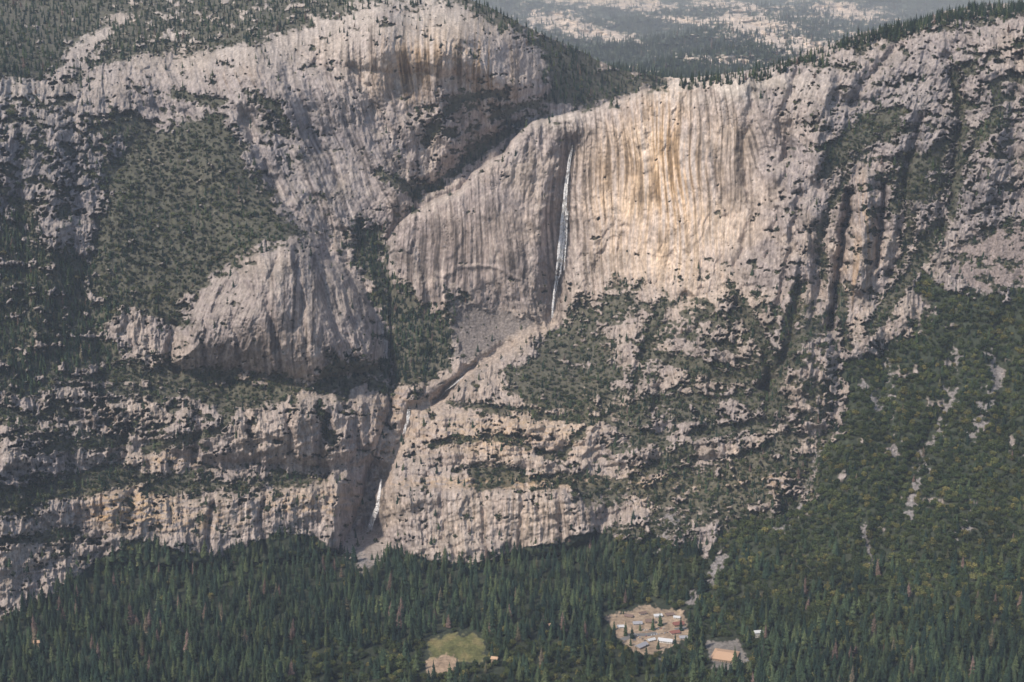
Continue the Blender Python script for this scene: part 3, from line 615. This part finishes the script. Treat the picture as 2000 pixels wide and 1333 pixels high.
B_=[("tan_roof_lodge",1416,1284,44,46,5,5,-.35,mt_tan,mw_tan,.4),
("red_roof_house",1325,1222,20,11,4,4,.3,mt_red,mw_tan,0),("red_roof_house",1318,1238,17,10,3.5,3.4,.3,mt_red,mw_wh,0),("brown_roof_house",1270,1216,18,10,3.5,3.4,-.1,mt_brn,mw_tan,0),
("white_roof_house",1300,1254,26,13,4,3,-.3,mt_white,mw_wh,0),("white_roof_house",1285,1205,15,9,3.5,2.6,.2,mt_white,mw_wh,0),("grey_roof_house",1245,1220,17,10,3.5,3,.1,mt_grey,mw_wh,0),
("grey_roof_house",1253,1264,24,12,4,3.4,.8,mt_grey,mw_tan,0),("brown_roof_house",1228,1206,16,9,3.5,3,-.3,mt_brn,mw_tan,0),("brown_roof_house",1308,1203,15,9,3.5,3,.2,mt_brn,mw_tan,0),
("white_roof_house",1272,1252,14,8,3,2.4,.5,mt_white,mw_wh,0),("grey_roof_house",1335,1248,15,9,3.5,3,.1,mt_grey,mw_wh,0),("white_roof_house",1212,1226,12,8,3,2.4,.1,mt_white,mw_wh,0),("brown_roof_house",1255,1200,13,8,3,2.6,.4,mt_brn,mw_wh,0),("white_roof_house",1322,1208,12,7,3,2.2,-.2,mt_white,mw_wh,0),
("white_roof_house",1481,1243,16,10,9,3,.2,mt_white,mw_wh,0),("tan_roof_house",1075,1232,11,8,12,3,.2,mt_tan,mw_tan,0),("tan_roof_house",72,1266,12,9,12,3,.2,mt_tan,mw_tan,0),("tan_roof_house",966,1296,11,8,10,3,-.3,mt_tan,mw_tan,0)]
for q in B_: house(*q)
tu=np.array([1205,1222,1240,1290,1262,1340,1310,1235,1296,1347,1218,1285,1395,1445,1250,1275,1318,1200,1330,1232]);tv=np.array([1262,1242,1285,1222,1286,1262,1278,1248,1284,1215,1200,1268,1312,1312,1232,1230,1264,1230,1232,1262])
scatter("village_trees",place(tu,tv),rng.uniform(12,32,len(tu)),rng.uniform(.9,1.2,len(tu)),5,c_con)
cb=[flatmat("car_paint_white",(.75,.75,.75),.3,.03),flatmat("car_paint_silver",(.4,.42,.45),.3,.03),flatmat("car_paint_red",(.35,.04,.03),.3,.03),flatmat("car_paint_dark",(.05,.06,.08),.3,.03)]
tyre=flatmat("tyre",(.03,.03,.03))
def carmesh(pm):
    prof=[(-2.2,.35),(2.2,.35),(2.25,.8),(1.3,.95),(.6,1.5),(-1.2,1.5),(-1.9,.98),(-2.25,.85)]
    V=[(x,-.9 if z<1.2 else -.75,z) for x,z in prof]+[(x,.9 if z<1.2 else .75,z) for x,z in prof]; n=8
    Fc=[tuple(range(n)),tuple(range(2*n-1,n-1,-1))]+[(i+n,(i+1)%n+n,(i+1)%n,i) for i in range(n)]; M=[0]*len(Fc); M[5]=1;M[7]=1
    for s in(-.83,.83):
        k=len(V); V+=[(1.0,s*1.01,1.0),(.5,s*.95,1.42),(-1.1,s*.95,1.42),(-1.6,s*1.01,1.0)]; Fc.append((k,k+1,k+2,k+3)); M.append(1)
    for x in(-1.4,1.4):
        for y in(-.92,.72):
            k=len(V)
            for j in range(10):
                a=6.283*j/10; V+=[(x+.34*math.cos(a),y,.34+.34*math.sin(a)),(x+.34*math.cos(a),y+.2,.34+.34*math.sin(a))]
            for j in range(10): Fc.append((k+2*j,k+2*((j+1)%10),k+2*((j+1)%10)+1,k+2*j+1)); M.append(2)
            Fc.append(tuple(k+2*j for j in range(10))); M.append(2); Fc.append(tuple(k+2*j+1 for j in range(9,-1,-1))); M.append(2)
    me=bpy.data.meshes.new("parked_car"); me.from_pydata(V,[],Fc)
    for m in(pm,mg,tyre): me.materials.append(m)
    me.polygons.foreach_set("material_index",M); return me
cms=[carmesh(c) for c in cb]
for i in range(26):
    if i<9: u,v,rt=1262+i*5.2,1243-i*.8,1.4
    elif i<17: u,v,rt=1258+(i-9)*5.5,1232-(i-9)*.6,1.4
    elif i<22: u,v,rt=1240+(i-17)*5,1240+(i-17)*3,.6
    else: u,v,rt=1456+(i-22)*4,1286+(i-22)*5,.2
    o=bpy.data.objects.new("parked_car",random.choice(cms)); bpy.context.collection.objects.link(o); x,y,z=gp(u,v); o.location=(x,y,z+.2); o.rotation_euler[2]=rt+random.uniform(-.1,.1)
def road(name,pts,w,c):
    V=[];Fc=[]; P3=[Vector(gp(*p)) for p in pts]
    for i,p in enumerate(P3):
        t=(P3[min(i+1,len(P3)-1)]-P3[max(i-1,0)]); t.z=0; t.normalize(); nn=Vector((-t.y,t.x,0))*w/2
        V+=[tuple(p+nn+Vector((0,0,.12))),tuple(p-nn+Vector((0,0,.12)))]
        if i: k=len(V)-4; Fc.append((k,k+1,k+3,k+2))
    me=bpy.data.meshes.new(name); me.from_pydata(V,[],Fc); me.materials.append(flatmat(name+"_mat",c,.9,.2,.2)); o=bpy.data.objects.new(name,me); bpy.context.collection.objects.link(o)
road("asphalt_road",[(1215,1250),(1240,1240),(1265,1240),(1300,1234),(1340,1226)],14,(.16,.155,.15))
road("access_road",[(1235,1240),(1245,1262),(1270,1280),(1320,1300)],7,(.12,.12,.12))
# ---------------- haze
def haze(name,loc,scl,den,c):
    bpy.ops.mesh.primitive_cube_add(size=1,location=loc); hz=bpy.context.object; hz.name=name; hz.scale=scl
    mh=bpy.data.materials.new(name); mh.use_nodes=True; nt=mh.node_tree; nt.nodes.remove(nt.nodes["Principled BSDF"])
    vs_=nt.nodes.new("ShaderNodeVolumeScatter"); vs_.inputs["Color"].default_value=(*c,1); vs_.inputs["Density"].default_value=den
    nt.links.new(vs_.outputs[0],nt.nodes["Material Output"].inputs["Volume"]); hz.data.materials.append(mh)
haze("haze",(0,1500,1100),(16000,6500,3400),.000030,(.72,.82,1))
haze("distant_haze",(0,10000,1300),(16000,10400,3800),.00015,(.80,.88,1))
# ---------------- light & camera
el,azx=math.radians(46),math.radians(48)
sv=Vector((-math.sin(azx)*math.cos(el),-math.cos(azx)*math.cos(el),math.sin(el)))
sd=bpy.data.lights.new("sun",'SUN'); sd.energy=4.5; sd.angle=math.radians(4); sd.color=(1,.92,.83)
so=bpy.data.objects.new("sun",sd); bpy.context.collection.objects.link(so); so.rotation_euler=sv.to_track_quat('Z','Y').to_euler(); so.location=(0,0,3000)
w=bpy.data.worlds.new("World"); bpy.context.scene.world=w; w.use_nodes=True; nt=w.node_tree
sk=nt.nodes.new("ShaderNodeTexSky"); sk.sky_type='NISHITA'; sk.sun_disc=False; sk.sun_elevation=el; sk.sun_rotation=math.atan2(sv.x,sv.y)
nt.links.new(sk.outputs[0],nt.nodes["Background"].inputs[0]); nt.nodes["Background"].inputs[1].default_value=.15
cd=bpy.data.cameras.new("camera"); cd.sensor_width=36; cd.lens=36*F/2000; cd.clip_end=60000; cd.clip_start=1
co=bpy.data.objects.new("camera",cd); bpy.context.collection.objects.link(co); co.location=(0,0,CAMZ); co.rotation_euler=(math.pi/2-P,0,0)
sc=bpy.context.scene; sc.camera=co; sc.view_settings.view_transform='Standard'; sc.view_settings.look='None'; sc.view_settings.exposure=0
print("verts",NU*NV)
